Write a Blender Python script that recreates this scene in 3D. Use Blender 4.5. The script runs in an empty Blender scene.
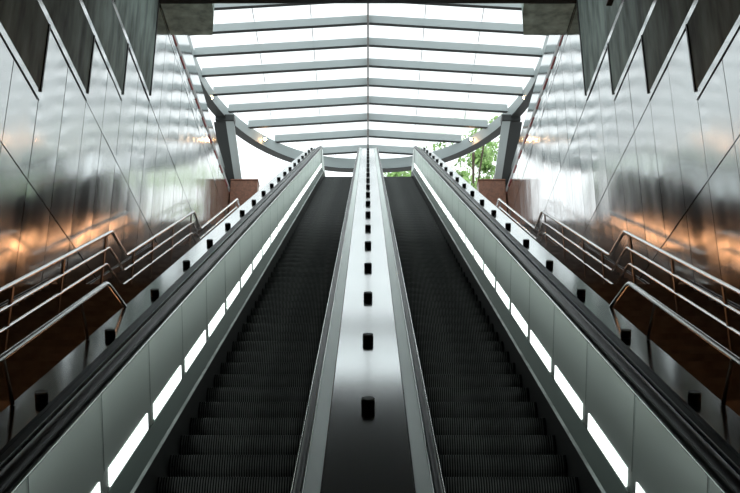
import bpy, bmesh, math, random
from mathutils import Vector, Matrix
random.seed(7)
C = bpy.context.scene.collection
S30, C30 = 0.5, math.sqrt(3) / 2
EYE = 1.6                       # camera height above the lower floor
F_PX, PITCH = 1050.0, math.radians(21.87)
Y0 = 2.518                      # where the incline of the step noses meets the floor

# ------------------------------------------------------------------ materials
def new_mat(name):
    m = bpy.data.materials.new(name); m.use_nodes = True
    nt = m.node_tree
    return m, nt, nt.nodes['Principled BSDF']

def mat(name, col, metal=0.0, rough=0.5, spec=0.5, noise=None, bump=None, rvar=None, coat=0.0):
    """noise=(scale, amount), bump=(scale vec, strength, distance), rvar=(scale vec, lo, hi)"""
    m, nt, b = new_mat(name)
    b.inputs['Base Color'].default_value = (*col, 1)
    b.inputs['Metallic'].default_value = metal
    b.inputs['Roughness'].default_value = rough
    b.inputs['Specular IOR Level'].default_value = spec
    b.inputs['Coat Weight'].default_value = coat
    tc = nt.nodes.new('ShaderNodeTexCoord')
    def tex(scale, detail=4):
        mp = nt.nodes.new('ShaderNodeMapping')
        mp.inputs['Scale'].default_value = scale if hasattr(scale, '__len__') else (scale,) * 3
        nt.links.new(tc.outputs['Object'], mp.inputs['Vector'])
        n = nt.nodes.new('ShaderNodeTexNoise'); n.inputs['Scale'].default_value = 1.0
        n.inputs['Detail'].default_value = detail
        nt.links.new(mp.outputs['Vector'], n.inputs['Vector'])
        return n
    if noise:
        n = tex(noise[0], 6); r = nt.nodes.new('ShaderNodeValToRGB')
        a = noise[1]
        r.color_ramp.elements[0].position = .3; r.color_ramp.elements[1].position = .72
        r.color_ramp.elements[0].color = (*[max(0, c * (1 - a)) for c in col], 1)
        r.color_ramp.elements[1].color = (*[min(1, c * (1 + a)) for c in col], 1)
        nt.links.new(n.outputs['Fac'], r.inputs['Fac']); nt.links.new(r.outputs['Color'], b.inputs['Base Color'])
    if rvar:
        n = tex(rvar[0]); mr = nt.nodes.new('ShaderNodeMapRange')
        mr.inputs['From Min'].default_value = .3; mr.inputs['From Max'].default_value = .7
        mr.inputs['To Min'].default_value = rvar[1]; mr.inputs['To Max'].default_value = rvar[2]
        nt.links.new(n.outputs['Fac'], mr.inputs['Value']); nt.links.new(mr.outputs['Result'], b.inputs['Roughness'])
    if bump:
        n = tex(bump[0], 2); bp = nt.nodes.new('ShaderNodeBump')
        bp.inputs['Strength'].default_value = bump[1]; bp.inputs['Distance'].default_value = bump[2]
        nt.links.new(n.outputs['Fac'], bp.inputs['Height']); nt.links.new(bp.outputs['Normal'], b.inputs['Normal'])
    return m

def emit(name, col, strength):
    m, nt, b = new_mat(name)
    b.inputs['Base Color'].default_value = (.8, .8, .8, 1)
    b.inputs['Emission Color'].default_value = (*col, 1)
    b.inputs['Emission Strength'].default_value = strength
    return m

M = {}
M['wall_steel'] = mat('polished wall steel', (.62, .635, .635), 1, .16, rvar=((.5, 2, .4), .11, .20), bump=((.5, .7, 2.2), .2, .008))
M['brushed'] = mat('brushed balustrade steel', (.80, .88, .84), 1, .38)
M['deck'] = mat('deck steel', (.80, .84, .84), 1, .11, bump=((1.2, .8, .8), .15, .004))
M['trim'] = mat('bright trim steel', (.80, .83, .82), 1, .16)
M['rail'] = mat('polished rail steel', (.74, .74, .73), 1, .18)
M['post'] = mat('dark post steel', (.16, .145, .135), 1, .4)
M['edge'] = mat('worn skirt edge', (.22, .25, .24), .8, .5, noise=((9, 3, 3), .4))
M['concrete_pale'] = mat('grey concrete', (.36, .46, .41), 0, .75, .3, noise=((3, 3, 3), .5), bump=((9, 9, 9), .3, .01))
M['rubber'] = mat('black rubber', (.005, .006, .006), 0, .3, .22)
M['black'] = mat('black metal', (.010, .011, .011), 0, .4, .3)
M['skirt'] = mat('dark skirt', (.012, .014, .013), 0, .5, .3)
M['step'] = mat('black step grooves', (.008, .009, .009), 0, .5, .3)
M['ridge'] = mat('worn step ridges', (.16, .17, .167), .0, .5, .12, noise=((3, 6, 6), .6))
M['green_steel'] = mat('inner decking steel', (.08, .105, .095), 1, .5)
M['concrete'] = mat('dark concrete', (.13, .168, .152), 0, .75, .3, noise=((3, 3, .9), .6), bump=((9, 9, 9), .3, .01))
M['stone'] = mat('dark stair stone', (.12, .112, .105), 0, .5, .4, noise=((5, 5, 5), .35))
M['soil'] = mat('tunnel concrete', (.014, .016, .016), 0, .8, .3, noise=((1, 1, 1), .3))
M['backing'] = mat('black joint backing', (.01, .01, .01), 0, .8)
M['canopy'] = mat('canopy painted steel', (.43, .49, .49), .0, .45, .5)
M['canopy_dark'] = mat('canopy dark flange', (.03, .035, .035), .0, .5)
M['granite'] = mat('brown granite', (.23, .10, .058), 0, .4, .5, noise=((14, 14, 14), .3))
M['bronze'] = mat('bronze post', (.35, .16, .06), .6, .4)
M['fascia'] = mat('parapet steel', (.50, .53, .53), 1, .12)
M['grey'] = mat('grey coping', (.34, .36, .36), 0, .5)
M['red'] = mat('red edge seal', (.30, .05, .05), 0, .5)
M['paving'] = mat('plaza paving', (.5, .49, .47), 0, .8, noise=((2, 2, 2), .1))
M['bark'] = mat('bark', (.10, .075, .055), 0, .9, noise=((8, 8, 2), .4))
M['leaf'] = mat('leaf', (.36, .56, .2), 0, .5, .4, noise=((1.5, 1.5, 1.5), .5))
M['lightbox'] = emit('lit white panel', (.93, 1, .97), 2.4)
M['warm'] = emit('added warm lamp', (1, .45, .19), 4.0)  # glow of the added, unseen step lights
M['spot'] = emit('warm spot lamp', (1, .55, .25), 90)
# roof glass: clear with a white frit that scatters the sky
g, nt, b = new_mat('fritted roof glass')
b.inputs['Base Color'].default_value = (.9, .95, .95, 1); b.inputs['Roughness'].default_value = .1
tr = nt.nodes.new('ShaderNodeBsdfTransparent'); tl = nt.nodes.new('ShaderNodeBsdfTranslucent')
tl.inputs['Color'].default_value = (.95, .97, .97, 1)
m1 = nt.nodes.new('ShaderNodeMixShader'); m1.inputs[0].default_value = .45
m2 = nt.nodes.new('ShaderNodeMixShader'); m2.inputs[0].default_value = .06
nt.links.new(tr.outputs[0], m1.inputs[1]); nt.links.new(tl.outputs[0], m1.inputs[2])
nt.links.new(m1.outputs[0], m2.inputs[1]); nt.links.new(b.outputs[0], m2.inputs[2])
nt.links.new(m2.outputs[0], nt.nodes['Material Output'].inputs['Surface'])
M['glass'] = g

# ------------------------------------------------------------------ helpers
def obj(name, bm, m, parent=None, smooth=False, bevel=0.0):
    me = bpy.data.meshes.new(name)
    bmesh.ops.recalc_face_normals(bm, faces=bm.faces[:])
    bm.to_mesh(me); bm.free()
    if smooth:
        for p in me.polygons: p.use_smooth = True
        try: me.set_sharp_from_angle(angle=math.radians(40))
        except Exception: pass
    me.materials.append(M[m])
    o = bpy.data.objects.new(name, me); C.objects.link(o)
    if bevel:
        md = o.modifiers.new('bevel', 'BEVEL'); md.width = bevel; md.segments = 2; md.limit_method = 'ANGLE'
    if parent is not None: attach(o, parent)
    return o

def attach(o, parent):
    o.parent = parent
    p, loc = parent, Vector((0, 0, 0))
    while p is not None:
        loc = loc + p.location if p.parent is None or True else loc
        p = None
    # world offset of the parent (parents are never rotated)
    w = Vector(parent.get('_w', tuple(parent.location)))
    o.matrix_parent_inverse = Matrix.Translation(-w)
    o['_w'] = (0.0, 0.0, 0.0)

def tag(o, label, cat, group=None):
    o['label'] = label; o['category'] = cat
    if group: o['group'] = group
    return o

def thing(name, loc, label, cat, group=None):
    o = bpy.data.objects.new(name, None); C.objects.link(o)
    o.location = loc; o.empty_display_size = .2
    return tag(o, label, cat, group)

def struct(o):
    o['kind'] = 'structure'; return o

def add_box(bm, x0, x1, y0, y1, z0, z1):
    v = [bm.verts.new((x, y, z)) for x in (x0, x1) for y in (y0, y1) for z in (z0, z1)]
    for f in ((0, 1, 3, 2), (4, 6, 7, 5), (0, 4, 5, 1), (2, 3, 7, 6), (0, 2, 6, 4), (1, 5, 7, 3)):
        bm.faces.new([v[i] for i in f])

def box(*a):
    bm = bmesh.new(); add_box(bm, *a); return bm

def add_prism(bm, pts, x0, x1):
    """polygon in (y, z) extruded along x"""
    a = [bm.verts.new((x0, y, z)) for y, z in pts]; b_ = [bm.verts.new((x1, y, z)) for y, z in pts]
    n = len(pts)
    bm.faces.new(a); bm.faces.new(b_[::-1])
    for i in range(n): bm.faces.new((a[i], a[(i + 1) % n], b_[(i + 1) % n], b_[i]))

def add_hull8(bm, lo, hi):
    """box-like solid between two quads of 4 points"""
    a = [bm.verts.new(p) for p in lo]; b_ = [bm.verts.new(p) for p in hi]
    bm.faces.new(a[::-1]); bm.faces.new(b_)
    for i in range(4): bm.faces.new((a[i], a[(i + 1) % 4], b_[(i + 1) % 4], b_[i]))

def add_tube(bm, pts, r, n=10):
    pts = [Vector(p) for p in pts]; rings = []
    for i, p in enumerate(pts):
        d1 = (pts[i] - pts[i - 1]).normalized() if i else None
        d2 = (pts[i + 1] - pts[i]).normalized() if i < len(pts) - 1 else None
        d = ((d1 or d2) + (d2 or d1)).normalized()
        k = 1.0
        if d1 and d2: k = 1 / max(.5, math.cos(d1.angle(d2) / 2))
        u = d.cross(Vector((1, 0, 0)))
        if u.length < .1: u = d.cross(Vector((0, 0, 1)))
        u.normalize(); w = d.cross(u).normalized()
        rings.append([bm.verts.new(p + (u * math.cos(2 * math.pi * j / n) * k + w * math.sin(2 * math.pi * j / n)) * r) for j in range(n)])
    for a, b_ in zip(rings, rings[1:]):
        for j in range(n): bm.faces.new((a[j], a[(j + 1) % n], b_[(j + 1) % n], b_[j]))
    bm.faces.new(rings[0][::-1]); bm.faces.new(rings[-1])

def fillet(pts, r=.09, n=4):
    """round the corners of a 3-D polyline"""
    pts = [Vector(p) for p in pts]; out = [pts[0]]
    for a, p, c in zip(pts, pts[1:], pts[2:]):
        d1 = (a - p); d2 = (c - p); k = min(r, d1.length * .45, d2.length * .45)
        s, e = p + d1.normalized() * k, p + d2.normalized() * k
        for i in range(n + 1):
            t = i / n; out.append(s.lerp(p, t).lerp(p.lerp(e, t), t))
    out.append(pts[-1]); return out

def P(x, h, t):
    """point on the incline: x across, h square to the step noses, t up the slope"""
    return Vector((x, Y0 + t * C30 - h * S30, t * S30 + h * C30))

TOP = 33.9                       # where the incline ends
def slope_path(t0, t1, tail=2.6, head=0.0):
    """(y, z, normal) along the incline, with a level tail at the top"""
    out = []
    if head:
        out.append((Y0 + t0 * C30 - head, t0 * S30, (0, 1)))
    nseg = max(2, int((t1 - t0) / 1.6))
    for i in range(nseg + 1):
        t = t0 + (t1 - t0) * i / nseg
        n = (-S30, C30)
        if head and i == 0: n = (-math.sin(math.radians(15)), math.cos(math.radians(15)))
        out.append((Y0 + t * C30, t * S30, n))
    if tail:
        R = 2.2; y, z = out[-1][0], out[-1][1]
        cy, cz = y + R * S30, z - R * C30
        for i in range(1, 6):
            a = math.radians(30 * (1 - i / 5))
            out.append((cy - R * math.sin(a), cz + R * math.cos(a), (-math.sin(a), math.cos(a))))
        out.append((out[-1][0] + tail, out[-1][1], (0, 1)))
    return out

def sweep(profile, path, closed=True):
    bm = bmesh.new(); rings = []
    for y, z, n in path:
        rings.append([bm.verts.new((x, y + n[0] * h, z + n[1] * h)) for x, h in profile])
    m = len(profile)
    for a, b_ in zip(rings, rings[1:]):
        for j in range(m if closed else m - 1):
            bm.faces.new((a[j], a[(j + 1) % m], b_[(j + 1) % m], b_[j]))
    if closed:
        bm.faces.new(rings[0]); bm.faces.new(rings[-1][::-1])
    return bm

def rect(x0, x1, h0, h1): return [(x0, h0), (x1, h0), (x1, h1), (x0, h1)]
def mir(s, prof): return [(s * x, h) for x, h in prof]
def around(sx, sh, cx, ch, n=12):
    return [(cx + sx * math.cos(2 * math.pi * i / n), ch + sh * math.sin(2 * math.pi * i / n)) for i in range(n)]
SIDE = {-1: 'left', 1: 'right'}

# ------------------------------------------------------------------ camera, sky
cam_d = bpy.data.cameras.new('camera'); cam = bpy.data.objects.new('camera', cam_d); C.objects.link(cam)
cam.location = (0, 0, EYE); cam.rotation_euler = (math.pi / 2 + PITCH, 0, 0)
cam_d.sensor_width = 36; cam_d.lens = 36 * F_PX / 740; cam_d.shift_x = 2 / 740
cam_d.clip_end = 500
bpy.context.scene.camera = cam
w = bpy.data.worlds.new('sky'); bpy.context.scene.world = w; w.use_nodes = True
bg = w.node_tree.nodes['Background']
bg.inputs['Color'].default_value = (.93, .98, 1, 1); bg.inputs['Strength'].default_value = 1.7

# ------------------------------------------------------------------ room shell
XW = 5.2
GR = 15.55 + EYE                 # ground level outside
def cop(y): return EYE + 15.6 + (y - 23.6) * .078   # top of the side walls
def ceil_z(y): return EYE + 15.40 - .57735 * (22.0 - max(y, 2.3))

CE = 17.0                        # the tunnel ceiling ends here; beyond it the roof is glass
struct(obj('floor', box(-XW, XW, -6, Y0 + .6, -.3, 0), 'soil'))
bm = bmesh.new()
add_prism(bm, [(-6, ceil_z(-6)), (2.3, ceil_z(2.3)), (CE, ceil_z(CE)), (CE, ceil_z(CE) + 1.0), (CE - 1, ceil_z(CE) + 1.2), (-6, ceil_z(-6) + 2)], -XW - .3, XW + .3)
struct(obj('ceiling', bm, 'soil'))
struct(obj('wall_back', box(-XW - .3, XW + .3, -6.3, -6, -.3, 8), 'soil'))

PY0, PDY = 14.5, 1.225           # wall panel grid
PZ0, PDZ = 8.45 + 1.395 + EYE - .145, 2.79
WEND = 37.4
for s in (-1, 1):
    bm = bmesh.new()
    # dark body of the wall, its face just behind the steel
    add_prism(bm, [(-6, -1), (2, -1), (WEND, GR - 6), (WEND, cop(WEND)), (22, cop(22)), (-6, cop(22) - 2)], s * (XW + .02), s * (XW + .5))
    wb = struct(obj('wall_' + SIDE[s], bm, 'backing'))
    # steel panels
    bm = bmesh.new()
    for i in range(-17, 19):
        ya, yb = PY0 + i * PDY, PY0 + (i + 1) * PDY
        if yb > WEND + .6: continue
        yb = min(yb, WEND)
        for j in range(-5, 3):
            za, zb = PZ0 + j * PDZ, PZ0 + (j + 1) * PDZ
            if zb < .57 * (ya - Y0) - 3.0 or za > cop(yb): continue
            if za > ceil_z(yb) + .5 and yb < 22: continue
            g_ = .011; bow = random.uniform(-.004, .004); tw = random.uniform(-.002, .002); ph = random.uniform(-1, 1)
            tl_ = random.uniform(-.0015, .0015)
            nu, nv = 6, 10; grid = []
            for a in range(nu + 1):
                row = []
                for b2 in range(nv + 1):
                    u, v = a / nu * 2 - 1, b2 / nv * 2 - 1
                    y = ya + g_ + (yb - ya - 2 * g_) * a / nu
                    zt = min(zb, cop(y)) if zb > cop(y) else zb
                    z = za + g_ + (zt - za - 2 * g_) * b2 / nv
                    off = bow * (1 - u * u) + .0028 * math.sin(7 * v + ph) * (1 - u * u) + tw * u * v + tl_ * u
                    row.append(bm.verts.new((s * (XW - .004 + off), y, z)))
                grid.append(row)
            for a in range(nu):
                for b2 in range(nv):
                    bm.faces.new((grid[a][b2], grid[a + 1][b2], grid[a + 1][b2 + 1], grid[a][b2 + 1]))
    struct(obj('wall_' + SIDE[s] + '_cladding', bm, 'wall_steel', wb, smooth=True))
    # coping along the top, and its red seal
    bm = bmesh.new()
    add_prism(bm, [(22.1, cop(22.1)), (WEND, cop(WEND)), (WEND, cop(WEND) + .18), (22.1, cop(22.1) + .18)], s * (XW - .015), s * (XW + .5))
    struct(obj('trim_%d' % (1 if s < 0 else 2), bm, 'grey'))
    bm = bmesh.new()
    y = 23.7
    while y < WEND - .7:
        add_prism(bm, [(y, cop(y) - .02), (y + .7, cop(y + .7) - .02), (y + .7, cop(y + .7) + .035), (y, cop(y) + .035)], s * (XW - .03), s * XW)
        y += 1.34
    struct(obj('trim_%d' % (3 if s < 0 else 4), bm, 'red'))
    # upstand above the coping
    bm = bmesh.new()
    add_prism(bm, [(22.1, cop(22.1) + .18), (WEND, cop(WEND) + .18), (WEND, cop(WEND) + .6), (22.1, cop(22.1) + 1.75)], s * (XW + .12), s * (XW + .3))
    struct(obj('parapet_' + SIDE[s], bm, 'fascia'))

# ground outside, in pieces around the well
bm = bmesh.new()
add_box(bm, -60, -XW - .5, 14, 120, GR - .6, GR); add_box(bm, XW + .5, 60, 14, 120, GR - .6, GR)
add_box(bm, -XW - .5, XW + .5, 37.6, 120, GR - .6, GR); add_box(bm, -2.1, 2.1, 33.6, 37.6, GR - .6, GR - .02)
struct(obj('ground', bm, 'paving'))

# ------------------------------------------------------------------ stepped concrete slabs along both walls
ords = ['lowest and nearest', 'second lowest', 'third lowest', 'highest and farthest']
for s in (-1, 1):
    for k in range(4):
        yk, zk = PY0 + 2.45 * k, 8.45 + 1.395 * k + EYE
        t = thing('concrete_slab', (s * XW, yk, zk), '%s of the dark concrete slabs stepping up the %s steel wall' % (ords[k], SIDE[s]), 'slab', 'stepped concrete slabs on the %s wall' % SIDE[s])
        top = zk + 1.24 if k < 3 else cop(yk) - .05
        # each slab runs back until it meets the sloping ceiling
        back = [(yk - 4.2, zk), (yk - .05, zk), (yk - .05, top), (yk - 4.2, top)]
        if k == 3: back = [(yk - 4.2, zk), (yk - .05, zk), (yk - .05, top), (yk - .9, top), (yk - 4.2, ceil_z(yk - 4.2) + .5)]
        bm = bmesh.new(); add_prism(bm, back, s * (XW - .022), s * (XW - .013)); obj('slab_face', bm, 'concrete', t)
        bm = bmesh.new(); add_box(bm, *sorted((s * (XW - .020), s * (XW - .013))), yk - 4.2, yk, zk - .135, zk - .004); obj('steel_band', bm, 'wall_steel', t)
        bm = bmesh.new(); add_box(bm, *sorted((s * (XW - .019), s * (XW - .013))), yk - 4.2, yk, zk - .15, zk - .136); obj('joint_strip', bm, 'backing', t)
        bm = bmesh.new(); add_box(bm, *sorted((s * (XW - .045), s * (XW - .013))), yk - .049, yk, zk, top); obj('edge_strip', bm, 'black', t)
tag(obj('tie_beam', box(-XW + .02, XW - .02, 21.75, 21.98, 15.33 + EYE, 15.75 + EYE), 'black', bevel=.01), 'thin black beam crossing the well under the glass roof, at the very top', 'beam')
# concrete corners of the roof opening
for s in (-1, 1):
    t = thing('concrete_corner', (s * 4.7, 22.8, 15.41 + EYE), 'short dark concrete ledge at the upper %s corner of the skylight opening' % SIDE[s], 'ledge')
    bm = bmesh.new(); n = 8; lo, hi = [], []
    pts = [(XW - .02, 22.02), (XW - .02, 23.5)]
    for i in range(n + 1):
        v = i / n; pts.append((4.08 - .14 * math.sin(math.pi * v * .5) - .05 * v, 23.5 - 1.48 * v))
    lo = [bm.verts.new((s * x, y, 15.41 + EYE)) for x, y in pts]; hi = [bm.verts.new((s * x, y, 16.4 + EYE)) for x, y in pts]
    bm.faces.new(lo); bm.faces.new(hi[::-1])
    for i in range(len(pts)): bm.faces.new((lo[i], lo[(i + 1) % len(pts)], hi[(i + 1) % len(pts)], hi[i]))
    obj('ledge', bm, 'concrete_pale', t)
    obj('lip', box(*sorted((s * 4.0, s * (XW - .03))), 22.03, 22.3, 15.36 + EYE, 15.408 + EYE), 'concrete_pale', t)

# ------------------------------------------------------------------ escalators
RUN, RISE = .40, .40 * math.tan(math.radians(30))
XI, XO = .418, 1.487              # step edges
def step_mesh():
    bm = bmesh.new(); n = 56; wd = XO - XI; p = (wd - .03) / n
    xs = []
    for i in range(n):
        a = -wd / 2 + .015 + i * p
        xs += [(a, 1), (a + p * .36, 1), (a + p * .42, 0), (a + p * .92, 0)]
    xs = [(-wd / 2, 0), (-wd / 2 + .014, 0)] + xs + [(wd / 2 - .015, 1), (wd / 2 - .014, 0), (wd / 2, 0)]
    prof = []                    # (y, z, depth scale) over the riser and the tread
    for i in range(9):
        u = i / 8; prof.append(((.03 * ((u - .5) / .5) ** 2) if u > .5 else .085 * ((.5 - u) / .5) ** 2, -RISE + .012 + (RISE - .02) * u, .014))
    prof += [(.037, -.003, .006), (.047, 0, .0), (RUN + .07, 0, .0)]
    rows = []
    for j, (y, z, dp) in enumerate(prof):
        rows.append([bm.verts.new((x, y + dp * (1 - r), z)) for x, r in xs])
    for a, b_ in zip(rows, rows[1:]):
        for i in range(len(xs) - 1):
            f = bm.faces.new((a[i], a[i + 1], b_[i + 1], b_[i]))
            if xs[i][1] and xs[i + 1][1]: f.material_index = 1
    # underside closing the step
    add_box(bm, -wd / 2 + .03, wd / 2 - .03, .08, RUN + .02, -.05, -.012)
    me = bpy.data.meshes.new('step'); bmesh.ops.recalc_face_normals(bm, faces=bm.faces[:]); bm.to_mesh(me); bm.free()
    me.materials.append(M['step']); me.materials.append(M['ridge']); return me
STEP = step_mesh()
SEAM0, PER = 5.95 - 4 * 1.345, 1.345
path = slope_path(.0, TOP, head=.9)
for s in (-1, 1):
    e = thing('escalator', (s * .94, Y0, 0), '%s escalator with black ribbed steps beside the central steel divider' % ('left-hand' if s < 0 else 'right-hand'), 'escalator', 'pair of parallel escalators')
    for k in range(-11, 62):
        t_ = 5.71 + RUN / C30 * k; p = P(s * .5 * (XI + XO), 0, t_)
        o = bpy.data.objects.new('step', STEP); C.objects.link(o); o.location = p; attach(o, e)
    # level run of steps at the top
    # outer side
    obj('skirt', sweep(mir(s, rect(1.485, 1.504, -.35, .155)), path), 'skirt', e)
    obj('skirt_edge', sweep(mir(s, rect(1.480, 1.506, .156, .163)), path), 'edge', e)
    obj('inner_decking', sweep(mir(s, [(1.507, .14), (1.507, .165), (1.565, .285), (1.60, .285), (1.60, .14)]), path), 'green_steel', e)
    k = 0
    while SEAM0 + (k + 1) * PER < TOP + .3:
        ta, tb = SEAM0 + k * PER + .004, SEAM0 + (k + 1) * PER - .004
        if k == 0: ta = -.0
        def hexa(x0, x1, h0, h1, a, b2):
            bm = bmesh.new()
            add_hull8(bm, [P(s * x0, h0, a), P(s * x1, h0, a), P(s * x1, h1, a), P(s * x0, h1, a)],
                          [P(s * x0, h0, b2), P(s * x1, h0, b2), P(s * x1, h1, b2), P(s * x0, h1, b2)])
            return bm
        bm = bmesh.new(); n = 10; rows = []
        for i in range(n + 1):
            u = i / n; t_ = ta + (tb - ta) * u; xo = 1.574 - .0035 * math.sin(math.pi * u) ** .8 - .002 * math.sin(2 * math.pi * u)
            rows.append([bm.verts.new(P(s * x, h, t_)) for x, h in ((1.60, .287), (1.571, .287), (1.571, .46), (xo - .001, .70), (xo, .915), (1.60, .915))])
        for a, b2 in zip(rows, rows[1:]):
            for q in range(6): bm.faces.new((a[q], a[(q + 1) % 6], b2[(q + 1) % 6], b2[q]))
        bm.faces.new(rows[0]); bm.faces.new(rows[-1][::-1])
        pn = obj('balustrade_panel', bm, 'brushed', e, smooth=True)
        obj('light_panel', hexa(1.5655, 1.5695, .296, .415, SEAM0 + k * PER + .125, tb - .105), 'lightbox', pn)['label'] = 'lit white panel'
        obj('seam_strip', hexa(1.566, 1.5695, .44, .912, tb - .001, tb + .007), 'trim', pn)
        k += 1
    obj('upper_panel', sweep(mir(s, rect(1.57, 1.6, .287, .915)), slope_path(SEAM0 + k * PER, TOP, tail=2.6)), 'brushed', e)
    obj('panel_trim', sweep(mir(s, around(.010, .010, 1.566, .926, 10)), path), 'trim', e, smooth=True)
    obj('handrail', sweep(mir(s, around(.037, .022, 1.600, .985, 14)), path), 'rubber', e, smooth=True)
    obj('handrail_guide', sweep(mir(s, rect(1.585, 1.628, .90, .966)), path), 'black', e)
    # side next to the divider
    obj('skirt', sweep(mir(s, rect(.405, .425, -.35, .185)), path), 'skirt', e)
    obj('skirt_edge', sweep(mir(s, rect(.403, .428, .186, .192)), path), 'edge', e)
    obj('inner_panel', sweep(mir(s, rect(.315, .33, .1, .915)), path), 'brushed', e)
    k = 0
    while SEAM0 + (k + 1) * PER < TOP + .3:
        obj('light_panel', hexa(.331, .335, .296, .415, SEAM0 + k * PER + .125, SEAM0 + (k + 1) * PER - .125), 'lightbox', e)['label'] = 'lit white panel'
        k += 1
    obj('inner_decking', sweep(mir(s, [(.331, .18), (.331, .285), (.40, .185)]), path), 'green_steel', e)
    obj('panel_trim', sweep(mir(s, around(.006, .010, .329, .95, 10)), path), 'trim', e, smooth=True)
    obj('handrail', sweep(mir(s, around(.017, .016, .305, .962, 12)), path), 'rubber', e, smooth=True)
    obj('divider_trim', sweep(mir(s, around(.005, .010, .283, .962, 10)), path), 'trim', e, smooth=True)

LN = [(8.65, 2.0 + EYE), (16.3, 5.76 + EYE), (23.87, 9.47 + EYE), (31.64, 13.35 + EYE)]   # stair landings
# steel decks between and beside the escalators
d = thing('divider_deck', (0, Y0, 0), 'long brushed steel divider strip between the two escalators', 'divider')
obj('deck_plate', sweep(rect(-.205, .205, .60, .93), path), 'deck', d)
obj('deck_core', sweep(rect(-.3, .3, -.5, .598), path), 'soil', d)
for s in (-1, 1):
    obj('edge_strip', sweep(mir(s, [(.21, .60), (.21, .935), (.278, .95), (.278, .60)]), path), 'brushed', d)
    obj('joint', sweep(mir(s, rect(.2045, .2105, .60, .925)), path), 'black', d)
for s in (-1, 1):
    d = thing('side_deck', (s * 1.85, Y0, 0), 'sloping steel side deck between the %s escalator and the %s staircase' % (SIDE[s], SIDE[s]), 'deck')
    obj('deck_plate', sweep(mir(s, rect(1.79, 2.0, .30, .94)), path), 'deck', d)
    obj('guide_channel', sweep(mir(s, rect(1.632, 1.789, .30, .915)), path), 'black', d)
    obj('guide_line', sweep(mir(s, around(.008, .018, 1.687, .955, 10)), path), 'brushed', d, smooth=True)
    obj('deck_side', sweep(mir(s, [(1.92, .299), (2.005, .299), (2.005, -2.4), (1.92, -2.4)]), slope_path(0, TOP, head=.9, tail=2.6)), 'soil', d)
    # added warm step lights, out of view, for the orange reflections on the walls
    for (ya, za), (yb, zb) in zip([(2.4, 0.0)] + [(y + 1.12, z) for y, z in LN[:3]], LN):
        for i in range(5):
            u = (i + .5) / 5; y = ya + (yb - ya) * u; z = za + (zb - za) * u + .28
            bm = bmesh.new(); sl = (zb - za) / (yb - ya); add_prism(bm, [(y - .6, z - .22 - .6 * sl), (y + .6, z - .22 + .6 * sl), (y + .6, z + .22 + .6 * sl), (y - .6, z + .22 - .6 * sl)], s * 2.006, s * 2.03); obj('added_step_light', bm, 'warm', d)
    obj('cladding_back', sweep(mir(s, rect(1.62, 1.64, -.35, .30)), path), 'soil', d)

# ------------------------------------------------------------------ bollards on the decks
def bollard_meshes():
    bm = bmesh.new()
    n = 20; prof = [(.0, 0), (.038, 0), (.038, .044), (.035, .048), (.0, .048)]
    def lathe(prof):
        bm = bmesh.new(); rings = []
        for r, z in prof:
            rings.append([bm.verts.new((r * math.cos(2 * math.pi * i / n), r * math.sin(2 * math.pi * i / n), z)) for i in range(n)] if r else [bm.verts.new((0, 0, z))])
        for a, b_ in zip(rings, rings[1:]):
            for i in range(n):
                f = [a[i % len(a)], a[(i + 1) % len(a)], b_[(i + 1) % len(b_)], b_[i % len(b_)]]
                f = list(dict.fromkeys(f)); bm.faces.new(f)
        return bm
    out = []
    for nm, pr, m_ in (('bollard_body', prof, 'black'), ('bollard_cap', [(.0, .0485), (.0365, .0485), (.0375, .054), (.034, .058), (0, .058)], 'edge')):
        b2 = lathe(pr); me = bpy.data.meshes.new(nm); bmesh.ops.recalc_face_normals(b2, faces=b2.faces[:]); b2.to_mesh(me); b2.free()
        for p in me.polygons: p.use_smooth = True
        me.set_sharp_from_angle(angle=math.radians(40))
        me.materials.append(M[m_]); out.append(me)
    bm.free(); return out
BOL = bollard_meshes()
ordn = ['first', 'second', 'third', 'fourth', 'fifth', 'sixth', 'seventh', 'eighth', 'ninth', 'tenth', 'eleventh', 'twelfth', 'thirteenth', 'fourteenth', 'fifteenth', 'sixteenth', 'seventeenth', 'eighteenth', 'nineteenth', 'twentieth']
for x, hh, where in ((0, .93, 'the central divider strip'), (-1.84, .94, 'the left side deck'), (1.84, .94, 'the right side deck')):
    for k in range(19):
        p = P(x, hh + .001, 4.27 + (.09 if x else 0) + 1.589 * k)
        r = bpy.data.objects.new('bollard', None); C.objects.link(r); r.location = p; r.rotation_euler = (math.radians(30), 0, 0)
        tag(r, 'short black round bollard, %s from the bottom on %s' % (ordn[k], where), 'bollard', 'bollards along ' + where)
        for me in BOL:
            c = bpy.data.objects.new(me.name, me); C.objects.link(c); c.parent = r

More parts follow.
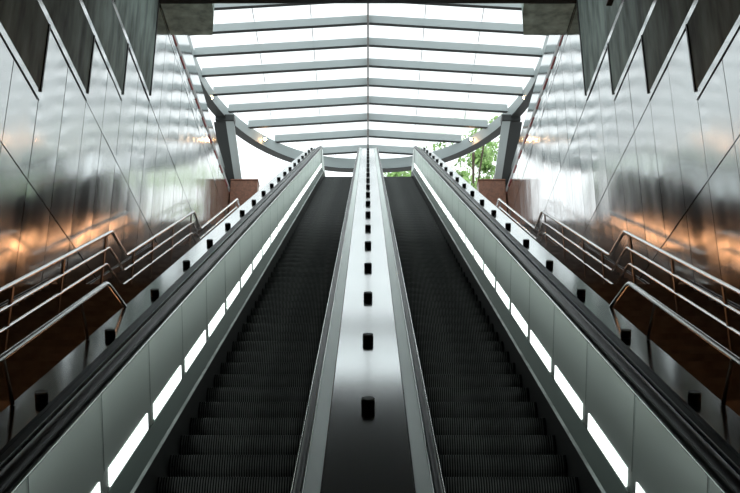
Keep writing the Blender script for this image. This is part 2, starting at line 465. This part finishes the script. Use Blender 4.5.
# ------------------------------------------------------------------ staircases
LL = 1.12
for s in (-1, 1):
    st = thing('staircase', (s * 3.6, Y0, 0), 'dark stone staircase with landings between the %s side deck and the %s steel wall' % (SIDE[s], SIDE[s]), 'staircase')
    starts = [(2.4, 0.0)] + [(y + LL, z) for y, z in LN]
    ends = LN + [(36.45, GR)]
    for (ya, za), (yb, zb) in zip(starts, ends):
        n = round((zb - za) / .18); r_ = (zb - za) / n; tr_ = (yb - ya) / n
        bm = bmesh.new(); pts = [(ya, za)]
        for i in range(n):
            pts += [(ya + tr_ * i - .012 if i else ya, za + r_ * (i + 1)), (ya + tr_ * (i + 1), za + r_ * (i + 1))]
        pts.pop()
        yl = yb + (LL if zb < GR else .95)
        pts.append((yb - tr_, zb)); pts = list(dict.fromkeys(pts)); pts += [(yl, zb), (yl, zb - .5), (yb, zb - .6), (ya + .3, za - .5), (ya, za - .5)]
        add_prism(bm, pts, s * 2.012, s * ((XW - .03) if zb < GR else 4.1)); obj('flight', bm, 'stone', st)
        if zb >= GR: continue
        # skirting along the wall
        bm = bmesh.new()
        add_prism(bm, [(ya, za - .05), (ya, za + .33), (yb - .15, zb + .16), (yl, zb + .16), (yl, zb - .05), (yb, zb - .05)], s * (XW - .045), s * (XW - .0305))
        obj('skirting', bm, 'post', st)

# three-bar stair railings
XR = 4.35
RC = [(8.8, 3.1), (16.46, 6.88), (24.03, 10.59), (31.8, 14.47)]
for s in (-1, 1):
    rl = thing('stair_railing', (s * XR, Y0, 0), 'three-bar steel railing rising up the %s staircase in front of the steel wall' % SIDE[s], 'railing', 'stair railings')
    base = [(2.6, -.5)]
    for y, z in RC: base += [(y, z), (y + LL, z)]
    for dz in (0, -.32, -.64):
        pts = [(s * XR, y - (dz * -.22), z + EYE + dz) for y, z in base]
        bm = bmesh.new(); add_tube(bm, fillet(pts), .031 if dz == 0 else .024, 10); obj('rail', bm, 'rail', rl, smooth=True)
    def rail_z(y):
        for (a, za), (b2, zb) in zip(base, base[1:]):
            if a <= y <= b2: return za + (zb - za) * (y - a) / (b2 - a)
        return base[-1][1]
    for i, (yc, zc) in enumerate(RC):
        for dy in (-5.9, -4.35, -2.45, -.35) + ((.9,) if i == 3 else ()):
            y = yc + dy
            if y < 2.9: continue
            zt = rail_z(y) + EYE - .02
            bm = bmesh.new(); add_box(bm, s * XR - .016, s * XR + .016, y - .028, y + .028, zt - 1.10, zt - .01); obj('post', bm, 'post', rl)

# single low rails on the outer edge of the side decks
for s in (-1, 1):
    rl = thing('deck_rail', (s * 1.975, Y0, 0), 'single low steel handrail along the lower end of the %s side deck' % SIDE[s], 'railing', 'low deck rails')
    pts = [P(s * 2.03, 1.21, .9), P(s * 2.03, 1.21, 6.67), P(s * 1.99, .945, 7.05)]
    bm = bmesh.new(); add_tube(bm, fillet(pts, .07), .018, 12); obj('rail', bm, 'rail', rl, smooth=True)
    for k in (-1, 0, 1):
        t_ = 4.20 + 1.589 * k + .1
        bm = bmesh.new(); add_tube(bm, [P(s * 1.985, .942, t_), P(s * 2.025, 1.2, t_)], .014, 8); obj('post', bm, 'post', rl, smooth=True)

# ------------------------------------------------------------------ canopy
ZC = 20.0 + EYE; RA, RB, RY = 6.1, 8.6, 31.2
def half(y): return RA if y <= RY else RA * math.sqrt(max(0, 1 - ((y - RY) / RB) ** 2))
def zroof(x): return ZC - .07 * abs(x)
can = thing('glass_canopy', (0, RY, GR), 'white glass roof on pale steel beams above the top of the escalators', 'canopy')
BY = [29.8 + 1.34 * k for k in range(-10, 8)]
for y in BY:
    L = half(y) - .1
    for s in (-1, 1):
        def bar(y0, y1, z0, z1, m_, nm):
            bm = bmesh.new()
            lo = [(s * .03, y0, ZC + z0), (s * .03, y1, ZC + z0), (s * .03, y1, ZC + z1), (s * .03, y0, ZC + z1)]
            hi = [(s * L, y0, zroof(L) + z0), (s * L, y1, zroof(L) + z0), (s * L, y1, zroof(L) + z1), (s * L, y0, zroof(L) + z1)]
            add_hull8(bm, lo, hi); return obj(nm, bm, m_, can)
        b1 = bar(y - .03, y + .05, .022, .31, 'canopy', 'beam')
        bm = bmesh.new()
        lo = [(s * .03, y - .02, ZC), (s * .03, y + .10, ZC), (s * .03, y + .10, ZC + .02), (s * .03, y - .02, ZC + .02)]
        hi = [(s * L, y - .02, zroof(L)), (s * L, y + .10, zroof(L)), (s * L, y + .10, zroof(L) + .02), (s * L, y - .02, zroof(L) + .02)]
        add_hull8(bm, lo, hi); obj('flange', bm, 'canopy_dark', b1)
obj('ridge_bar', box(-.028, .028, BY[0], 39.7, ZC - .04, ZC + .3), 'post', can)
# glazing, one sheet per bay and side
ys = BY + [39.75]
for ya, yb in zip([BY[0] - .6] + BY, ys):
    for s in (-1, 1):
        bm = bmesh.new(); n = 8; rows = []
        for i in range(2):
            y = (ya, yb)[i]; L = half(y)
            rows.append([(bm.verts.new((s * L * j / n, y + .01 * (1 - 2 * i), zroof(L * j / n) + .335)), bm.verts.new((s * L * j / n, y + .01 * (1 - 2 * i), zroof(L * j / n) + .353))) for j in range(n + 1)])
        a, b_ = rows
        for j in range(n):
            for q in (0, 1):
                try: bm.faces.new((a[j][q], a[j + 1][q], b_[j + 1][q], b_[j][q]))
                except ValueError: pass
        bmesh.ops.remove_doubles(bm, verts=bm.verts[:], dist=1e-4)
        p_ = obj('glass_sheet', bm, 'glass', can)
        for x in (1.9, 3.8):
            if x < half(yb) - .1: obj('glazing_joint', box(*sorted((s * (x - .012), s * (x + .012))), ya + .06, yb - .04, zroof(x) + .325, zroof(x) + .334), 'grey', p_)
# curved edge beam
bm = bmesh.new(); bd = bmesh.new(); pts = []
pl = [(-RA, 15.6), (-RA, 26.0)] + [(-RA * math.cos(a), RY + RB * math.sin(a)) for a in [math.pi * i / 48 for i in range(49)]] + [(RA, 26.0), (RA, 15.6)]
def ring_mesh(r0, r1, z0, z1):
    bm = bmesh.new(); rings = []
    for i, (x, y) in enumerate(pl):
        a = Vector(pl[max(i - 1, 0)]); b2 = Vector(pl[min(i + 1, len(pl) - 1)]); d_ = (b2 - a).normalized(); nn = Vector((-d_.y, d_.x))
        zz = ZC - .07 * min(abs(x), RA) - .1 - .25 * (1 - (abs(x) / RA) ** 2)
        rings.append([bm.verts.new((x + nn.x * r, y + nn.y * r, zz + z)) for r, z in ((r0, z0), (r1, z0), (r1, z1), (r0, z1))])
    for a, b2 in zip(rings, rings[1:]):
        for j in range(4): bm.faces.new((a[j], a[(j + 1) % 4], b2[(j + 1) % 4], b2[j]))
    bm.faces.new(rings[0]); bm.faces.new(rings[-1][::-1]); return bm
obj('edge_beam', ring_mesh(-.1, .14, -.18, .3), 'canopy', can, smooth=True)
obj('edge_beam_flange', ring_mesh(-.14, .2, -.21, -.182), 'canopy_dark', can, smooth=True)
for s in (-1, 1):
    t = thing('canopy_column', (s * 5.0, 37.3, GR), 'leaning pale steel column carrying the %s side of the glass roof' % SIDE[s], 'column', 'canopy columns')
    def col(x0, x1, dy0, dy1, m_, nm, par):
        bm = bmesh.new()
        add_hull8(bm, [(s * (x0 - .35), 37.55 + dy0, GR), (s * (x1 - .35), 37.55 + dy0, GR), (s * (x1 - .35), 37.55 + dy1, GR), (s * (x0 - .35), 37.55 + dy1, GR)],
                      [(s * (x0 + .12), 35.0 + dy0, ZC - .86), (s * (x1 + .18), 35.0 + dy0, ZC - .86), (s * (x1 + .18), 35.0 + dy1, ZC - .86), (s * (x0 + .12), 35.0 + dy1, ZC - .86)])
        return obj(nm, bm, m_, par)
    col(4.95, 5.19, .0, .3, 'canopy', 'column_face', t)
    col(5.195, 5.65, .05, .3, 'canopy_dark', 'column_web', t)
    obj('bracket', box(*sorted((s * 5.05, s * 5.75)), 34.9, 35.35, ZC - .858, ZC - .62), 'canopy_dark', t)

# little warm spotlights on the edge beam
for x, lb in ((-5.75, 'outer left'), (-4.1, 'inner left'), (4.1, 'inner right'), (5.75, 'outer right')):
    y = RY + RB * math.sqrt(1 - (x / RA) ** 2) - .28; z = zroof(x) - .12
    t = thing('spotlight', (x, y, z), '%s small warm spotlight on the curved edge beam of the glass roof' % lb, 'spotlight', 'canopy spotlights')
    bm = bmesh.new(); add_tube(bm, [(x, y + .1, z), (x, y - .06, z - .05)], .07, 12); obj('housing', bm, 'black', t, smooth=True)
    bm = bmesh.new(); add_tube(bm, [(x, y - .062, z - .051), (x, y - .075, z - .056)], .06, 12); obj('lens', bm, 'spot', t)
    bm = bmesh.new(); add_tube(bm, [(x, y + .05, z + .08), (x, y + .2, z + .08)], .015, 6); obj('bracket', bm, 'black', t)

# granite pedestals at the head of the stairs
for s in (-1, 1):
    t = thing('stone_pedestal', (s * 4.7, 36.9, GR), 'brown stone pedestal at the head of the %s staircase' % SIDE[s], 'pedestal')
    obj('block', box(*sorted((s * 4.15, s * 5.17)), 35.75, 36.3, GR - 2.4, GR + 1.47), 'granite', t, bevel=.02)
    obj('cap', box(*sorted((s * 4.13, s * 5.175)), 35.72, 36.33, GR + 1.472, GR + 1.53), 'granite', t, bevel=.01)
tag(obj('bronze_post', (lambda b: (add_tube(b, [(-4.6, 37.9, GR), (-4.62, 37.9, GR + 2.5)], .05, 10), b)[1])(bmesh.new()), 'bronze', smooth=True), 'thin bronze post behind the left brown stone pedestal', 'post')

# small dark camera bracket under the ceiling by the right wall
t = thing('security_camera', (4.6, 16.7, 11.75 + EYE), 'small dark camera on a bracket near the upper right concrete slabs', 'camera')
obj('housing', box(4.5, 4.62, 16.45, 16.75, 11.62 + EYE, 11.72 + EYE), 'black', t, bevel=.02)
bm = bmesh.new(); add_tube(bm, [(4.56, 16.6, 11.722 + EYE), (4.62, 16.6, ceil_z(16.6) - .01)], .025, 8); obj('bracket', bm, 'black', t)

# ------------------------------------------------------------------ trees beyond
def tree(x, y, h, r, n, label):
    t = thing('leafy_tree', (x, y, GR), label, 'tree', 'trees beyond the canopy')
    bm = bmesh.new(); add_tube(bm, [(x, y, GR), (x + .2, y, GR + h * .3), (x - .1, y + .2, GR + h * .62)], .2, 8)
    for i in range(9):
        a = random.uniform(0, 6.28); z0 = GR + h * random.uniform(.35, .6)
        add_tube(bm, [(x, y, z0), (x + math.cos(a) * r * .45, y + math.sin(a) * r * .45, z0 + h * .16), (x + math.cos(a) * r * .8, y + math.sin(a) * r * .8, z0 + h * .26)], .055, 6)
    obj('trunk', bm, 'bark', t, smooth=True)
    bm = bmesh.new()
    cl = []
    for i in range(26):
        v = Vector((random.gauss(0, 1), random.gauss(0, 1), random.gauss(0, 1))).normalized() * random.uniform(.35, 1)
        cl.append((Vector((x + v.x * r, y + v.y * r, GR + h * .68 + v.z * h * .3)), random.uniform(.5, 1.1)))
    for i in range(n):
        c, cr = random.choice(cl)
        p = c + Vector((random.gauss(0, .5), random.gauss(0, .5), random.gauss(0, .4))) * cr
        u = Vector((random.gauss(0, 1), random.gauss(0, 1), random.gauss(0, 1))).normalized(); v = u.orthogonal().normalized()
        k = random.uniform(.12, .24); nn = u.cross(v) * .02
        bm.faces.new([bm.verts.new(q) for q in (p - u * k, p + v * k * .5 + nn, p + u * k, p - v * k * .5 + nn)])
    obj('foliage', bm, 'leaf', t)
tree(6.3, 58, 17.2, 3.7, 6500, 'green leafy tree beyond the right canopy column')
tree(2.0, 70, 19.2, 2.6, 4500, 'green treetop showing just above the top of the right escalator')

for o in bpy.data.objects:
    if '_w' in o: del o['_w']
sc = bpy.context.scene
sc.view_settings.view_transform = 'Standard'; sc.view_settings.look = 'None'
sc.view_settings.exposure = 0.0; sc.view_settings.gamma = 1
sc.view_settings.use_curve_mapping = False
sc.cycles.max_bounces = 10; sc.cycles.glossy_bounces = 6; sc.cycles.transparent_max_bounces = 8
